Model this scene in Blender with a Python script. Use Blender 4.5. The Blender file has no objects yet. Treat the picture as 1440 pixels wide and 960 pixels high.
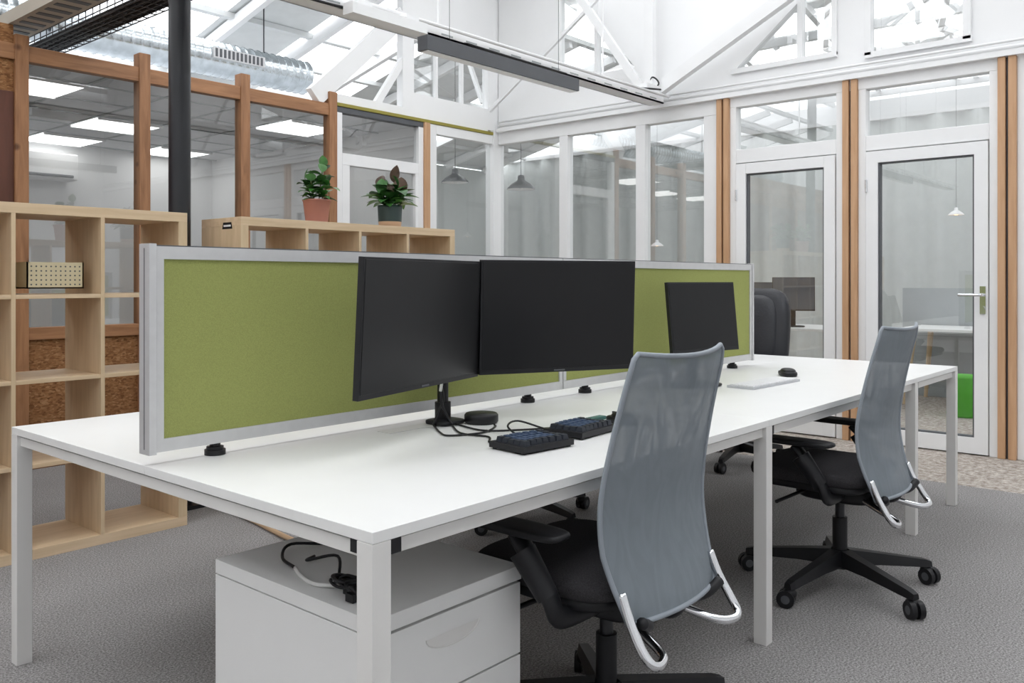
import bpy, math, random
from mathutils import Matrix, Vector
random.seed(7)
S=bpy.context.scene
# ------------------------------------------------------------------ materials
def newmat(name):
    m=bpy.data.materials.new(name); m.use_nodes=True
    nt=m.node_tree; b=nt.nodes['Principled BSDF']; return m,nt,b
def plain(name,col,rough=0.5,metal=0.0,noise=0.03,scale=8,bump=0.0,bscale=200,spec=0.5,emit=None,es=0):
    m,nt,b=newmat(name)
    tc=nt.nodes.new('ShaderNodeTexCoord')
    n=nt.nodes.new('ShaderNodeTexNoise'); n.inputs['Scale'].default_value=scale; n.inputs['Detail'].default_value=3
    nt.links.new(tc.outputs['Object'],n.inputs['Vector'])
    r=nt.nodes.new('ShaderNodeValToRGB')
    r.color_ramp.elements[0].position=0.3; r.color_ramp.elements[1].position=0.7
    r.color_ramp.elements[0].color=tuple(max(0,c*(1-noise)) for c in col)+(1,)
    r.color_ramp.elements[1].color=tuple(min(1,c*(1+noise)) for c in col)+(1,)
    nt.links.new(n.outputs['Fac'],r.inputs['Fac']); nt.links.new(r.outputs['Color'],b.inputs['Base Color'])
    b.inputs['Roughness'].default_value=rough; b.inputs['Metallic'].default_value=metal
    b.inputs['Specular IOR Level'].default_value=spec
    if bump>0:
        n2=nt.nodes.new('ShaderNodeTexNoise'); n2.inputs['Scale'].default_value=bscale; n2.inputs['Detail'].default_value=4
        nt.links.new(tc.outputs['Object'],n2.inputs['Vector'])
        bp=nt.nodes.new('ShaderNodeBump'); bp.inputs['Strength'].default_value=bump; bp.inputs['Distance'].default_value=0.004
        nt.links.new(n2.outputs['Fac'],bp.inputs['Height']); nt.links.new(bp.outputs['Normal'],b.inputs['Normal'])
    if emit: 
        b.inputs['Emission Color'].default_value=emit+(1,); b.inputs['Emission Strength'].default_value=es
    return m
def wood(name,c1,c2,scale,rough=0.5,knots=False):
    m,nt,b=newmat(name)
    tc=nt.nodes.new('ShaderNodeTexCoord'); mp=nt.nodes.new('ShaderNodeMapping'); mp.inputs['Scale'].default_value=scale
    nt.links.new(tc.outputs['Object'],mp.inputs['Vector'])
    n=nt.nodes.new('ShaderNodeTexNoise'); n.inputs['Scale'].default_value=3; n.inputs['Detail'].default_value=6; n.inputs['Distortion'].default_value=0.6
    nt.links.new(mp.outputs['Vector'],n.inputs['Vector'])
    r=nt.nodes.new('ShaderNodeValToRGB'); r.color_ramp.elements[0].position=0.32; r.color_ramp.elements[1].position=0.68
    r.color_ramp.elements[0].color=c1+(1,); r.color_ramp.elements[1].color=c2+(1,)
    nt.links.new(n.outputs['Fac'],r.inputs['Fac'])
    out=r.outputs['Color']
    if knots:
        v=nt.nodes.new('ShaderNodeTexVoronoi'); v.inputs['Scale'].default_value=4.5
        nt.links.new(tc.outputs['Object'],v.inputs['Vector'])
        r2=nt.nodes.new('ShaderNodeValToRGB'); r2.color_ramp.elements[0].position=0.05; r2.color_ramp.elements[1].position=0.13
        r2.color_ramp.elements[0].color=(0.35,0.3,0.28,1); r2.color_ramp.elements[1].color=(1,1,1,1)
        nt.links.new(v.outputs['Distance'],r2.inputs['Fac'])
        mx=nt.nodes.new('ShaderNodeMix'); mx.data_type='RGBA'; mx.blend_type='MULTIPLY'; mx.inputs['Factor'].default_value=1
        nt.links.new(out,mx.inputs['A']); nt.links.new(r2.outputs['Color'],mx.inputs['B']); out=mx.outputs['Result']
    nt.links.new(out,b.inputs['Base Color']); b.inputs['Roughness'].default_value=rough
    return m
def speckle(name,cols,scale,rough=0.9,bump=0.5,vor=False,dist=0.004):
    m,nt,b=newmat(name)
    tc=nt.nodes.new('ShaderNodeTexCoord')
    if vor:
        n=nt.nodes.new('ShaderNodeTexVoronoi'); n.inputs['Scale'].default_value=scale
        mp=nt.nodes.new('ShaderNodeMapping'); mp.inputs['Scale'].default_value=(1,1,2.2); mp.inputs['Rotation'].default_value=(0.4,0.5,0.3)
        nt.links.new(tc.outputs['Object'],mp.inputs['Vector']); nt.links.new(mp.outputs['Vector'],n.inputs['Vector'])
        sx=nt.nodes.new('ShaderNodeSeparateColor'); nt.links.new(n.outputs['Color'],sx.inputs['Color']); fac=sx.outputs['Red']
    else:
        n=nt.nodes.new('ShaderNodeTexNoise'); n.inputs['Scale'].default_value=scale; n.inputs['Detail'].default_value=5; n.inputs['Roughness'].default_value=0.8
        nt.links.new(tc.outputs['Object'],n.inputs['Vector']); fac=n.outputs['Fac']
    r=nt.nodes.new('ShaderNodeValToRGB'); e=r.color_ramp.elements
    lo,hi=(0.0,1.0) if vor else (0.38,0.62)
    e[0].position=lo; e[0].color=cols[0]+(1,); e[1].position=hi; e[1].color=cols[-1]+(1,)
    for i,c in enumerate(cols[1:-1]):
        k=e.new(lo+(hi-lo)*(i+1)/(len(cols)-1)); k.color=c+(1,)
    nt.links.new(fac,r.inputs['Fac']); out=r.outputs['Color']
    if not vor:
        n3=nt.nodes.new('ShaderNodeTexNoise'); n3.inputs['Scale'].default_value=1.6; n3.inputs['Detail'].default_value=4
        nt.links.new(tc.outputs['Object'],n3.inputs['Vector'])
        r3=nt.nodes.new('ShaderNodeValToRGB'); r3.color_ramp.elements[0].position=0.35; r3.color_ramp.elements[1].position=0.65
        r3.color_ramp.elements[0].color=(0.90,0.895,0.89,1); r3.color_ramp.elements[1].color=(1,1,1,1)
        nt.links.new(n3.outputs['Fac'],r3.inputs['Fac'])
        mx=nt.nodes.new('ShaderNodeMix'); mx.data_type='RGBA'; mx.blend_type='MULTIPLY'; mx.inputs['Factor'].default_value=1
        nt.links.new(out,mx.inputs['A']); nt.links.new(r3.outputs['Color'],mx.inputs['B']); out=mx.outputs['Result']
    nt.links.new(out,b.inputs['Base Color'])
    b.inputs['Roughness'].default_value=rough; b.inputs['Specular IOR Level'].default_value=0.15
    bp=nt.nodes.new('ShaderNodeBump'); bp.inputs['Strength'].default_value=bump; bp.inputs['Distance'].default_value=dist
    nt.links.new(fac,bp.inputs['Height']); nt.links.new(bp.outputs['Normal'],b.inputs['Normal'])
    return m
def glassmat(name,tint=(0.90,0.92,0.92),base=0.19):
    m=bpy.data.materials.new(name); m.use_nodes=True; nt=m.node_tree; nt.nodes.clear()
    o=nt.nodes.new('ShaderNodeOutputMaterial'); mx=nt.nodes.new('ShaderNodeMixShader')
    t=nt.nodes.new('ShaderNodeBsdfTransparent'); t.inputs['Color'].default_value=tint+(1,)
    g=nt.nodes.new('ShaderNodeBsdfGlossy'); g.inputs['Roughness'].default_value=0.01
    ge=nt.nodes.new('ShaderNodeNewGeometry'); d=nt.nodes.new('ShaderNodeVectorMath'); d.operation='DOT_PRODUCT'
    nt.links.new(ge.outputs['Incoming'],d.inputs[0]); nt.links.new(ge.outputs['Normal'],d.inputs[1])
    def mth(op,a,b_=None,c=None):
        n=nt.nodes.new('ShaderNodeMath'); n.operation=op
        for i,q in enumerate((a,b_,c)):
            if q is None: continue
            if isinstance(q,(int,float)): n.inputs[i].default_value=q
            else: nt.links.new(q,n.inputs[i])
        return n.outputs[0]
    x=mth('ABSOLUTE',d.outputs['Value']); x=mth('SUBTRACT',1.0,x); x=mth('POWER',x,4.0); x=mth('MULTIPLY_ADD',x,1-base,base)
    nt.links.new(x,mx.inputs[0])
    nt.links.new(t.outputs[0],mx.inputs[1]); nt.links.new(g.outputs[0],mx.inputs[2]); nt.links.new(mx.outputs[0],o.inputs[0])
    return m
def meshfabric(name,col,alpha,da=0.04):
    m,nt,b=newmat(name)
    tc=nt.nodes.new('ShaderNodeTexCoord'); w=nt.nodes.new('ShaderNodeTexNoise'); w.inputs['Scale'].default_value=7; w.inputs['Distortion'].default_value=2.5
    mp=nt.nodes.new('ShaderNodeMapping'); mp.inputs['Scale'].default_value=(2,2,0.7)
    nt.links.new(tc.outputs['Object'],mp.inputs['Vector']); nt.links.new(mp.outputs['Vector'],w.inputs['Vector'])
    r=nt.nodes.new('ShaderNodeMapRange'); r.inputs['From Min'].default_value=0.35; r.inputs['From Max'].default_value=0.65; r.inputs['To Min'].default_value=alpha-da; r.inputs['To Max'].default_value=min(1,alpha+da)
    nt.links.new(w.outputs['Fac'],r.inputs['Value']); nt.links.new(r.outputs['Result'],b.inputs['Alpha'])
    b.inputs['Base Color'].default_value=col+(1,); b.inputs['Roughness'].default_value=0.75; b.inputs['Specular IOR Level'].default_value=0.2
    return m
WHITE=plain('white_laminate',(0.81,0.81,0.80),0.35,noise=0.01)
STEELW=plain('white_powdercoat',(0.74,0.73,0.71),0.4,noise=0.01)
WALLW=plain('white_wall_paint',(0.90,0.905,0.91),0.8,noise=0.012,scale=3)
FARW=plain('grey_wall_paint',(0.58,0.60,0.59),0.8,noise=0.015,scale=3)
FRAMEW=plain('white_frame_paint',(0.87,0.875,0.88),0.45,noise=0.01)
ALU=plain('brushed_aluminium',(0.62,0.62,0.625),0.42,metal=0.35,noise=0.03,scale=30)
CHROME=plain('chrome',(0.75,0.76,0.78),0.12,metal=1.0,noise=0.01)
BLACK=plain('black_plastic',(0.010,0.010,0.012),0.45,noise=0.1,spec=0.35)
BLKMET=plain('black_steel',(0.012,0.013,0.017),0.35,noise=0.1)
DGREY=plain('dark_grey_metal',(0.09,0.095,0.105),0.45,noise=0.05)
SCREEN=plain('matte_black_screen',(0.009,0.009,0.010),0.32,noise=0.05,spec=0.3)
GREENF=plain('green_fabric',(0.34,0.37,0.125),0.95,noise=0.09,scale=350,bump=0.5,bscale=700,spec=0.1)
MESH=meshfabric('grey_blue_mesh',(0.205,0.232,0.258),0.955,0.04)
MESHE=plain('grey_blue_edging',(0.27,0.30,0.335),0.6)
SEAT=plain('dark_seat_fabric',(0.042,0.040,0.043),0.95,noise=0.3,scale=300,bump=0.4,bscale=500,spec=0.1)
LEATH=plain('black_leather',(0.012,0.013,0.018),0.35,noise=0.1,bump=0.3,bscale=60)
BIRCH=wood('birch_veneer_h',(0.62,0.46,0.29),(0.72,0.55,0.37),(1.0,9,14))
BIRCHV=wood('birch_veneer_v',(0.60,0.45,0.28),(0.70,0.54,0.36),(9,9,1.0))
PINEV=wood('pine_v',(0.27,0.125,0.055),(0.42,0.21,0.10),(10,10,1.2),knots=True)
PINEH=wood('pine_h',(0.27,0.125,0.055),(0.42,0.21,0.10),(1.2,10,10),knots=True)
POSTW=wood('orange_post_wood',(0.52,0.30,0.16),(0.62,0.38,0.22),(8,8,0.8))
REDW=wood('red_brown_panel',(0.10,0.035,0.02),(0.14,0.05,0.03),(6,6,1))
OSB=speckle('osb_board',[(0.15,0.065,0.025),(0.34,0.17,0.075),(0.22,0.10,0.04),(0.42,0.23,0.11)],55,0.8,0.3,vor=True)
CARPET=speckle('grey_carpet',[(0.13,0.125,0.124),(0.30,0.29,0.288),(0.52,0.505,0.50)],150,0.98,0.6,dist=0.003)
BEIGE=speckle('beige_speckled_carpet',[(0.27,0.225,0.19),(0.43,0.385,0.345),(0.62,0.58,0.53)],24,0.9,0.3)
GLASS=glassmat('clear_glass')
GLASSR=glassmat('reflective_glass',base=0.30)
DUCT=plain('galvanised_duct',(0.60,0.65,0.68),0.2,metal=1.0,noise=0.15,scale=12)
TERRA=plain('pink_terracotta',(0.45,0.20,0.16),0.7)
TEAL=plain('dark_teal_glaze',(0.03,0.055,0.055),0.4)
CREAM=plain('cream_pot',(0.62,0.42,0.28),0.6)
BOXC=plain('cream_plastic_box',(0.62,0.54,0.36),0.6)
SOIL=plain('soil',(0.03,0.02,0.015),0.95,noise=0.5,scale=80)
LEAF=plain('leaf_green',(0.06,0.20,0.04),0.35,noise=0.35,scale=20)
LEAFD=plain('leaf_dark',(0.035,0.115,0.028),0.32,noise=0.4,scale=20)
LEAFB=plain('leaf_bronze',(0.09,0.05,0.03),0.4,noise=0.4,scale=20)
STEM=plain('stem',(0.10,0.12,0.04),0.6)
KEYB=plain('keycap_blue',(0.045,0.075,0.14),0.55)
KEYD=plain('keycap_dark',(0.02,0.024,0.034),0.55)
KEYW=plain('keycap_white',(0.80,0.80,0.81),0.5)
KEYBODY=plain('keyboard_body',(0.50,0.51,0.53),0.4)
CREMEC=plain('cream_cable',(0.55,0.38,0.24),0.5)
WHC=plain('white_cable',(0.8,0.8,0.78),0.5)
GREENP=plain('green_pouf_fabric',(0.10,0.45,0.04),0.8)
CEILT=plain('ceiling_tile',(0.68,0.69,0.71),0.9)
PANELE=plain('light_panel',(0.9,0.9,0.9),0.5,emit=(1,0.99,0.97),es=3.2)
WARM=plain('warm_bulb',(1,0.7,0.4),0.5,emit=(1,0.55,0.25),es=6)
CURT=plain('white_curtain',(0.68,0.71,0.70),0.9)
YEL=plain('olive_tape',(0.30,0.26,0.05),0.7)
BEIGT=plain('beige_tray',(0.42,0.37,0.30),0.5)
ROOFP=plain('roof_panel_grey',(0.70,0.72,0.72),0.7)
GSCR=plain('grey_fabric_screen',(0.42,0.45,0.46),0.9)
TEALM=plain('teal_mat',(0.04,0.13,0.11),0.6)
MONG=plain('grey_lcd_screen',(0.10,0.11,0.125),0.3)
# ------------------------------------------------------------------ mesh builder
def catmull(pts,n=6):
    P=[Vector(p) for p in pts]; P=[P[0]*2-P[1]]+P+[P[-1]*2-P[-2]]; out=[]
    for i in range(1,len(P)-2):
        for k in range(n):
            t=k/n; a,b,c,d=P[i-1],P[i],P[i+1],P[i+2]
            out.append(0.5*((2*b)+(c-a)*t+(2*a-5*b+4*c-d)*t*t+(3*b-a-3*c+d)*t**3))
    out.append(P[-2]); return out
class MB:
    def __init__(s): s.v=[];s.f=[];s.mi=[];s.sm=[];s.mats=[];s.M=Matrix.Identity(4)
    def m(s,mat):
        if mat not in s.mats: s.mats.append(mat)
        return s.mats.index(mat)
    def add(s,vs,fs,mat,smooth=False,L=None):
        o=len(s.v); T=s.M if L is None else s.M@L
        s.v+= [T@Vector(v) for v in vs]; i=s.m(mat)
        for f in fs: s.f.append([o+k for k in f]); s.mi.append(i); s.sm.append(smooth)
    def box(s,x0,x1,y0,y1,z0,z1,mat,L=None):
        vs=[(x,y,z) for z in (z0,z1) for y in (y0,y1) for x in (x0,x1)]
        s.add(vs,[(0,2,3,1),(4,5,7,6),(0,1,5,4),(2,6,7,3),(0,4,6,2),(1,3,7,5)],mat,False,L)
    def beam(s,p0,p1,w,h,mat,up=(0,0,1)):
        p0=Vector(p0);p1=Vector(p1);d=p1-p0;l=d.length;d.normalize();u=Vector(up)
        if abs(d.dot(u))>0.98: u=Vector((1,0,0))
        x=d.cross(u).normalized(); z=x.cross(d)
        L=Matrix((x,d,z)).transposed().to_4x4(); L.translation=p0
        s.box(-w/2,w/2,0,l,-h/2,h/2,mat,L)
    def cyl(s,p0,p1,r,mat,n=16,r1=None,cap=True):
        p0=Vector(p0);p1=Vector(p1);r1=r if r1 is None else r1
        d=(p1-p0).normalized(); u=Vector((0,0,1)) if abs(d.z)<0.9 else Vector((1,0,0))
        x=d.cross(u).normalized(); y=d.cross(x)
        vs=[];fs=[]
        for p,rr in ((p0,r),(p1,r1)):
            for i in range(n):
                a=2*math.pi*i/n; vs.append(p+(x*math.cos(a)+y*math.sin(a))*rr)
        fs=[(i,(i+1)%n,n+(i+1)%n,n+i) for i in range(n)]
        s.add(vs,fs,mat,True)
        if cap: 
            s.add(vs[:n],[tuple(range(n))[::-1]],mat); s.add(vs[n:],[tuple(range(n))],mat)
    def tube(s,pts,r,mat,n=8,smooth=True,k=6,flat=1.0):
        P=catmull(pts,k) if smooth else [Vector(p) for p in pts]
        vs=[];fs=[];prev=None
        for i,p in enumerate(P):
            d=(P[min(i+1,len(P)-1)]-P[max(i-1,0)])
            if d.length<1e-9: d=Vector((0,0,1))
            d.normalize()
            if prev is None:
                u=Vector((0,0,1)) if abs(d.z)<0.9 else Vector((1,0,0)); x=d.cross(u).normalized()
            else: x=(prev-d*prev.dot(d)).normalized()
            prev=x; y=d.cross(x)
            for j in range(n):
                a=2*math.pi*j/n; vs.append(p+x*math.cos(a)*r+y*math.sin(a)*r*flat)
        for i in range(len(P)-1):
            for j in range(n): fs.append((i*n+j,i*n+(j+1)%n,(i+1)*n+(j+1)%n,(i+1)*n+j))
        fs.append(tuple(range(n))[::-1]); fs.append(tuple((len(P)-1)*n+j for j in range(n)))
        s.add(vs,fs,mat,True)
    def lathe(s,c,prof,mat,n=32):
        vs=[];fs=[]
        for r,z in prof:
            for i in range(n):
                a=2*math.pi*i/n; vs.append((c[0]+r*math.cos(a),c[1]+r*math.sin(a),c[2]+z))
        for k in range(len(prof)-1):
            for i in range(n): fs.append((k*n+i,k*n+(i+1)%n,(k+1)*n+(i+1)%n,(k+1)*n+i))
        s.add(vs,fs,mat,True)
    def sup(s,c,r,mat,e=0.4,e2=0.5,nu=32,nv=14,L=None):
        def sp(x,p): return math.copysign(abs(x)**p,x)
        vs=[];fs=[]
        for j in range(nv+1):
            t=-math.pi/2+math.pi*j/nv
            for i in range(nu):
                a=2*math.pi*i/nu
                vs.append((c[0]+r[0]*sp(math.cos(t),e2)*sp(math.cos(a),e),c[1]+r[1]*sp(math.cos(t),e2)*sp(math.sin(a),e),c[2]+r[2]*sp(math.sin(t),e2)))
        for j in range(nv):
            for i in range(nu): fs.append((j*nu+i,j*nu+(i+1)%nu,(j+1)*nu+(i+1)%nu,(j+1)*nu+i))
        s.add(vs,fs,mat,True,L)
    def grid(s,fn,nu,nv,mat,L=None):
        vs=[fn(i/nu,j/nv) for j in range(nv+1) for i in range(nu+1)]
        fs=[(j*(nu+1)+i,j*(nu+1)+i+1,(j+1)*(nu+1)+i+1,(j+1)*(nu+1)+i) for j in range(nv) for i in range(nu)]
        s.add(vs,fs,mat,True,L)
    def prism(s,poly,axis,a0,a1,mat):
        n=len(poly); vs=[]
        for a in (a0,a1):
            for p in poly:
                vs.append((a,p[0],p[1]) if axis=='x' else ((p[0],a,p[1]) if axis=='y' else (p[0],p[1],a)))
        s.add(vs,[tuple(range(n))[::-1],tuple(range(n,2*n))]+[(i,(i+1)%n,n+(i+1)%n,n+i) for i in range(n)],mat)
    def build(s,name,org=(0,0,0),bev=0.0,seg=2):
        o=Vector(org); me=bpy.data.meshes.new(name); me.from_pydata([v-o for v in s.v],[],s.f)
        for m in s.mats: me.materials.append(m)
        for p,i,sm in zip(me.polygons,s.mi,s.sm): p.material_index=i; p.use_smooth=sm
        me.update(); ob=bpy.data.objects.new(name,me); S.collection.objects.link(ob); ob.location=o
        if bev>0:
            b=ob.modifiers.new('bevel','BEVEL'); b.width=bev; b.segments=seg; b.limit_method='ANGLE'; b.angle_limit=math.radians(50)
        return ob
def place(x,y,z=0,rz=0,rx=0): return Matrix.Translation((x,y,z))@Matrix.Rotation(rz,4,'Z')@Matrix.Rotation(rx,4,'X')
# ------------------------------------------------------------------ camera
cam=bpy.data.cameras.new('camera'); co=bpy.data.objects.new('camera',cam); S.collection.objects.link(co)
co.location=(0,0,1.2); co.rotation_euler=(math.radians(90),0,math.radians(-49.14))
cam.lens=30.375; cam.sensor_width=36; cam.shift_y=-86/1440; cam.clip_start=0.05
S.camera=co
# ------------------------------------------------------------------ room shell
b=MB(); b.box(-2.6,5.55,-3.1,9.7,-0.1,0,CARPET); b.build('floor')
b=MB(); b.box(5.55,11.2,-3.1,9.7,-0.1,0,BEIGE); b.build('floor_corridor')
b=MB(); b.box(-2.6,11.2,-3.2,-3.1,0,4.4,WALLW); b.build('wall_right')
b=MB(); b.box(-2.7,-2.6,-3.1,9.7,0,4.4,WALLW); b.build('wall_front')
b=MB(); b.box(-2.6,5.6,9.7,9.8,0,3.0,WALLW); b.box(5.6,11.2,9.7,9.8,0,3.0,FARW); b.build('wall_far_left')
b=MB(); b.box(11.2,11.3,-3.1,9.7,0,3.6,WALLW); b.build('wall_far_back')
b=MB(); b.box(5.6,5.68,5.98,9.7,0,2.66,WALLW); b.build('wall_side_room')
Y0=5.9
b=MB()
for x in (-2.5,-0.9,0.1,1.2,2.09,2.88,3.67,4.50):
    b.box(x-0.04,x+0.04,Y0-0.03,Y0+0.06,0,2.78 if x>2.5 else 2.74,PINEV)
b.box(-2.6,4.54,Y0-0.02,Y0+0.05,2.58,2.68,PINEH)
b.box(2.13,4.46,Y0-0.02,Y0+0.05,0.82,0.90,PINEH)
b.box(2.13,4.46,Y0-0.02,Y0+0.05,0.0,0.09,PINEH)
b.box(2.13,4.46,Y0,Y0+0.03,0.09,0.82,OSB)
b.box(-2.6,2.05,Y0,Y0+0.03,2.38,2.58,OSB)
b.box(-2.6,2.05,Y0,Y0+0.03,2.68,2.80,OSB)
b.box(-2.6,2.05,Y0-0.01,Y0+0.04,0,2.38,REDW)
b.build('wall_left',bev=0.004)
def win_y(name,x0,x1,y,z0,z1,g=GLASS):
    b=MB(); b.add([(x0,y,z0),(x1,y,z0),(x1,y,z1),(x0,y,z1)],[(0,1,2,3)],g); return b.build(name)
def win_x(name,x,y0,y1,z0,z1,g=GLASS):
    b=MB(); b.add([(x,y0,z0),(x,y1,z0),(x,y1,z1),(x,y0,z1)],[(0,1,2,3)],g); return b.build(name)
wn=1
for a,c in ((2.13,2.84),(2.92,3.63),(3.71,4.46)):
    win_y('window_%d'%wn,a,c,Y0+0.015,0.90,2.58); wn+=1
b=MB()
b.box(4.54,5.54,Y0-0.02,Y0+0.05,2.62,2.67,DGREY); b.box(4.54,6.50,Y0-0.03,Y0+0.05,2.67,2.70,YEL)
b.box(4.54,4.60,Y0-0.02,Y0+0.05,0,2.62,FRAMEW)
b.box(4.60,5.48,Y0-0.02,Y0+0.05,2.18,2.28,FRAMEW)
b.box(4.60,4.68,Y0-0.02,Y0+0.05,0.9,2.18,FRAMEW); b.box(5.44,5.48,Y0-0.02,Y0+0.05,0.9,2.18,FRAMEW)
b.box(5.48,5.54,Y0-0.02,Y0+0.05,0,2.62,FRAMEW)
b.box(4.60,5.48,Y0-0.02,Y0+0.05,0,0.9,FRAMEW)
b.box(5.54,5.61,Y0-0.04,Y0+0.06,0,2.67,POSTW)
b.box(5.61,5.71,Y0-0.02,Y0+0.05,0,2.67,FRAMEW)
b.box(5.71,6.50,Y0-0.02,Y0+0.05,2.58,2.67,FRAMEW); b.box(5.71,6.50,Y0-0.02,Y0+0.05,0,0.35,FRAMEW)
b.box(6.50,6.66,Y0-0.03,Y0+0.08,0,2.72,FRAMEW)
b.build('wall_left_glazed',bev=0.004)
for x0,x1,z0,z1 in ((4.60,5.48,2.28,2.62),(4.68,5.44,0.9,2.18),(5.71,6.50,0.35,2.58)):
    win_y('window_%d'%wn,x0,x1,Y0+0.015,z0,z1); wn+=1
b=MB()
b.box(5.30,5.44,Y0,Y0+0.08,2.70,4.3,WALLW); b.box(6.45,6.66,Y0,Y0+0.08,2.72,4.6,WALLW)
b.box(5.44,6.45,Y0,Y0+0.08,2.70,2.93,WALLW); b.box(5.44,6.45,Y0,Y0+0.08,3.42,4.6,WALLW)
for x in (5.75,6.1): b.box(x-0.015,x+0.015,Y0+0.02,Y0+0.06,2.93,3.42,FRAMEW)
b.box(4.54,5.30,Y0,Y0+0.06,2.70,2.78,WALLW)
b.beam((4.34,Y0+0.03,2.72),(5.32,Y0+0.03,3.62),0.07,0.16,WALLW)
b.beam((5.0,Y0+0.03,2.75),(5.35,Y0+0.03,3.25),0.05,0.06,WALLW)
b.build('wall_left_upper')
win_y('window_%d'%wn,5.44,6.45,Y0+0.05,2.93,3.42,GLASSR); wn+=1
X0=6.6
b=MB()
b.box(X0-0.03,X0+0.06,3.41,Y0-0.03,2.58,2.72,FRAMEW)
b.box(X0-0.02,X0+0.05,3.41,Y0-0.03,0.0,0.35,FRAMEW)
for y,w in ((5.035,0.05),(4.17,0.05),(3.48,0.065)):
    b.box(X0-0.03,X0+0.06,y-w,y+w,0.35,2.58,FRAMEW)
for y in (3.36,2.32,1.28):
    b.box(X0-0.06,X0+0.06,y-0.055,y-0.008,0,2.70,POSTW); b.box(X0-0.06,X0+0.06,y+0.008,y+0.055,0,2.70,POSTW)
    b.box(X0-0.03,X0+0.05,y-0.008,y+0.008,0,2.70,DGREY)
b.box(X0-0.03,X0+0.06,1.335,3.305,2.62,2.72,FRAMEW)
for a,c in ((2.375,3.305),(1.335,2.265)):
    b.box(X0-0.03,X0+0.06,a+0.055,c-0.055,2.16,2.27,FRAMEW)
    b.box(X0-0.03,X0+0.06,a,a+0.055,0,2.62,FRAMEW); b.box(X0-0.03,X0+0.06,c-0.055,c,0,2.62,FRAMEW)
b.box(X0-0.02,X0+0.06,-3.1,1.225,0,2.72,WALLW)
b.build('wall_back',bev=0.004)
for y0,y1,z0,z1 in ((5.085,5.87,0.35,2.58),(4.22,4.985,0.35,2.58),(3.545,4.12,0.35,2.58),(2.43,3.25,2.27,2.62),(1.39,2.21,2.27,2.62)):
    win_x('window_%d'%wn,X0+0.015,y0,y1,z0,z1,GLASSR); wn+=1
dn=1
for a,c in ((2.435,3.245),(1.395,2.205)):
    b=MB(); w=0.085
    b.box(X0-0.045,X0+0.03,a,a+w,0.01,2.15,FRAMEW); b.box(X0-0.045,X0+0.03,c-w,c,0.01,2.15,FRAMEW)
    b.box(X0-0.045,X0+0.03,a+w,c-w,2.15-w,2.15,FRAMEW); b.box(X0-0.045,X0+0.03,a+w,c-w,0.01,0.12,FRAMEW)
    for (p,q,r_,t) in ((a+w,a+w+0.012,0.12,2.15-w),(c-w-0.012,c-w,0.12,2.15-w),(a+w+0.012,c-w-0.012,2.15-w-0.01,2.15-w),(a+w+0.012,c-w-0.012,0.12,0.13)):
        b.box(X0-0.03,X0+0.02,p,q,r_,t,DGREY)
    b.add([(X0-0.008,a+w,0.12),(X0-0.008,c-w,0.12),(X0-0.008,c-w,2.15-w),(X0-0.008,a+w,2.15-w)],[(0,1,2,3)],GLASS)
    if dn==2:
        hy=a+0.03
        b.box(X0-0.055,X0-0.045,hy-0.018,hy+0.018,0.97,1.16,CHROME)
        b.tube([(X0-0.05,hy,1.10),(X0-0.10,hy,1.10),(X0-0.11,hy+0.02,1.10),(X0-0.11,hy+0.14,1.10)],0.010,CHROME)
        b.cyl((X0-0.065,hy,1.01),(X0-0.045,hy,1.01),0.014,CHROME)
    for hz in (0.3,1.85):
        b.cyl((X0-0.05,c-0.004,hz),(X0-0.05,c-0.004,hz+0.09),0.008,CHROME,n=10)
    b.build('door_%d'%dn,bev=0.003); dn+=1
b=MB()
def uw(y0,y1,z0,z1): b.box(X0,X0+0.08,y0,y1,z0,z1,WALLW)
H=4.6
uw(-3.1,1.53,2.72,H); uw(1.53,2.2,2.72,2.87); uw(2.2,2.45,2.72,H); uw(2.45,3.27,2.72,2.92); uw(3.27,4.25,2.72,H)
uw(4.25,5.1,2.72,3.12); uw(5.1,5.89,2.72,H); uw(1.53,2.2,3.9,H); uw(2.45,3.27,3.9,H); uw(4.25,5.1,3.95,H)
b.prism([(3.27,2.94),(3.27,3.9),(2.45,3.9),(2.45,3.62)],'x',X0,X0+0.08,WALLW)
b.prism([(4.25,3.12),(4.25,3.95),(4.95,3.95)],'x',X0,X0+0.08,WALLW)
b.build('wall_back_upper')
b=MB()
for y in (1.53,2.2): b.box(X0-0.03,X0+0.05,y-0.025,y+0.025,2.87,3.9,FRAMEW)
b.box(X0-0.03,X0+0.05,1.5,2.22,2.85,2.89,FRAMEW)
for y in (2.45,2.72): b.box(X0-0.02,X0+0.05,y-0.02,y+0.02,2.92,3.62,FRAMEW)
b.box(X0-0.03,X0+0.05,2.43,3.3,2.90,2.94,FRAMEW)
b.box(X0-0.02,X0+0.05,4.65,4.68,3.12,3.95,FRAMEW)
b.build('trim_1')
for y0,y1,z0,z1 in ((1.53,2.2,2.87,3.9),(2.45,3.27,2.92,3.9),(4.25,5.1,3.12,3.95)):
    win_x('window_%d'%wn,X0+0.03,y0,y1,z0,z1,GLASSR); wn+=1
b=MB()
b.tube([(X0-0.06,-3,2.76),(X0-0.06,5.85,2.76)],0.014,FRAMEW,smooth=False)
b.tube([(X0-0.06,-3,2.80),(X0-0.06,5.85,2.80)],0.010,FRAMEW,smooth=False)
b.box(X0-0.08,X0-0.03,-3.0,5.85,2.70,2.735,FRAMEW)
b.build('wall_conduit')
b=MB()
b.beam((X0-0.18,3.95,2.80),(X0-0.18,1.2,4.15),0.07,0.10,FRAMEW)
b.beam((X0-0.18,4.05,2.85),(X0-0.18,5.3,4.6),0.05,0.07,FRAMEW)
b.beam((X0-0.18,3.98,2.75),(X0-0.18,3.98,4.6),0.09,0.06,FRAMEW)
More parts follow.
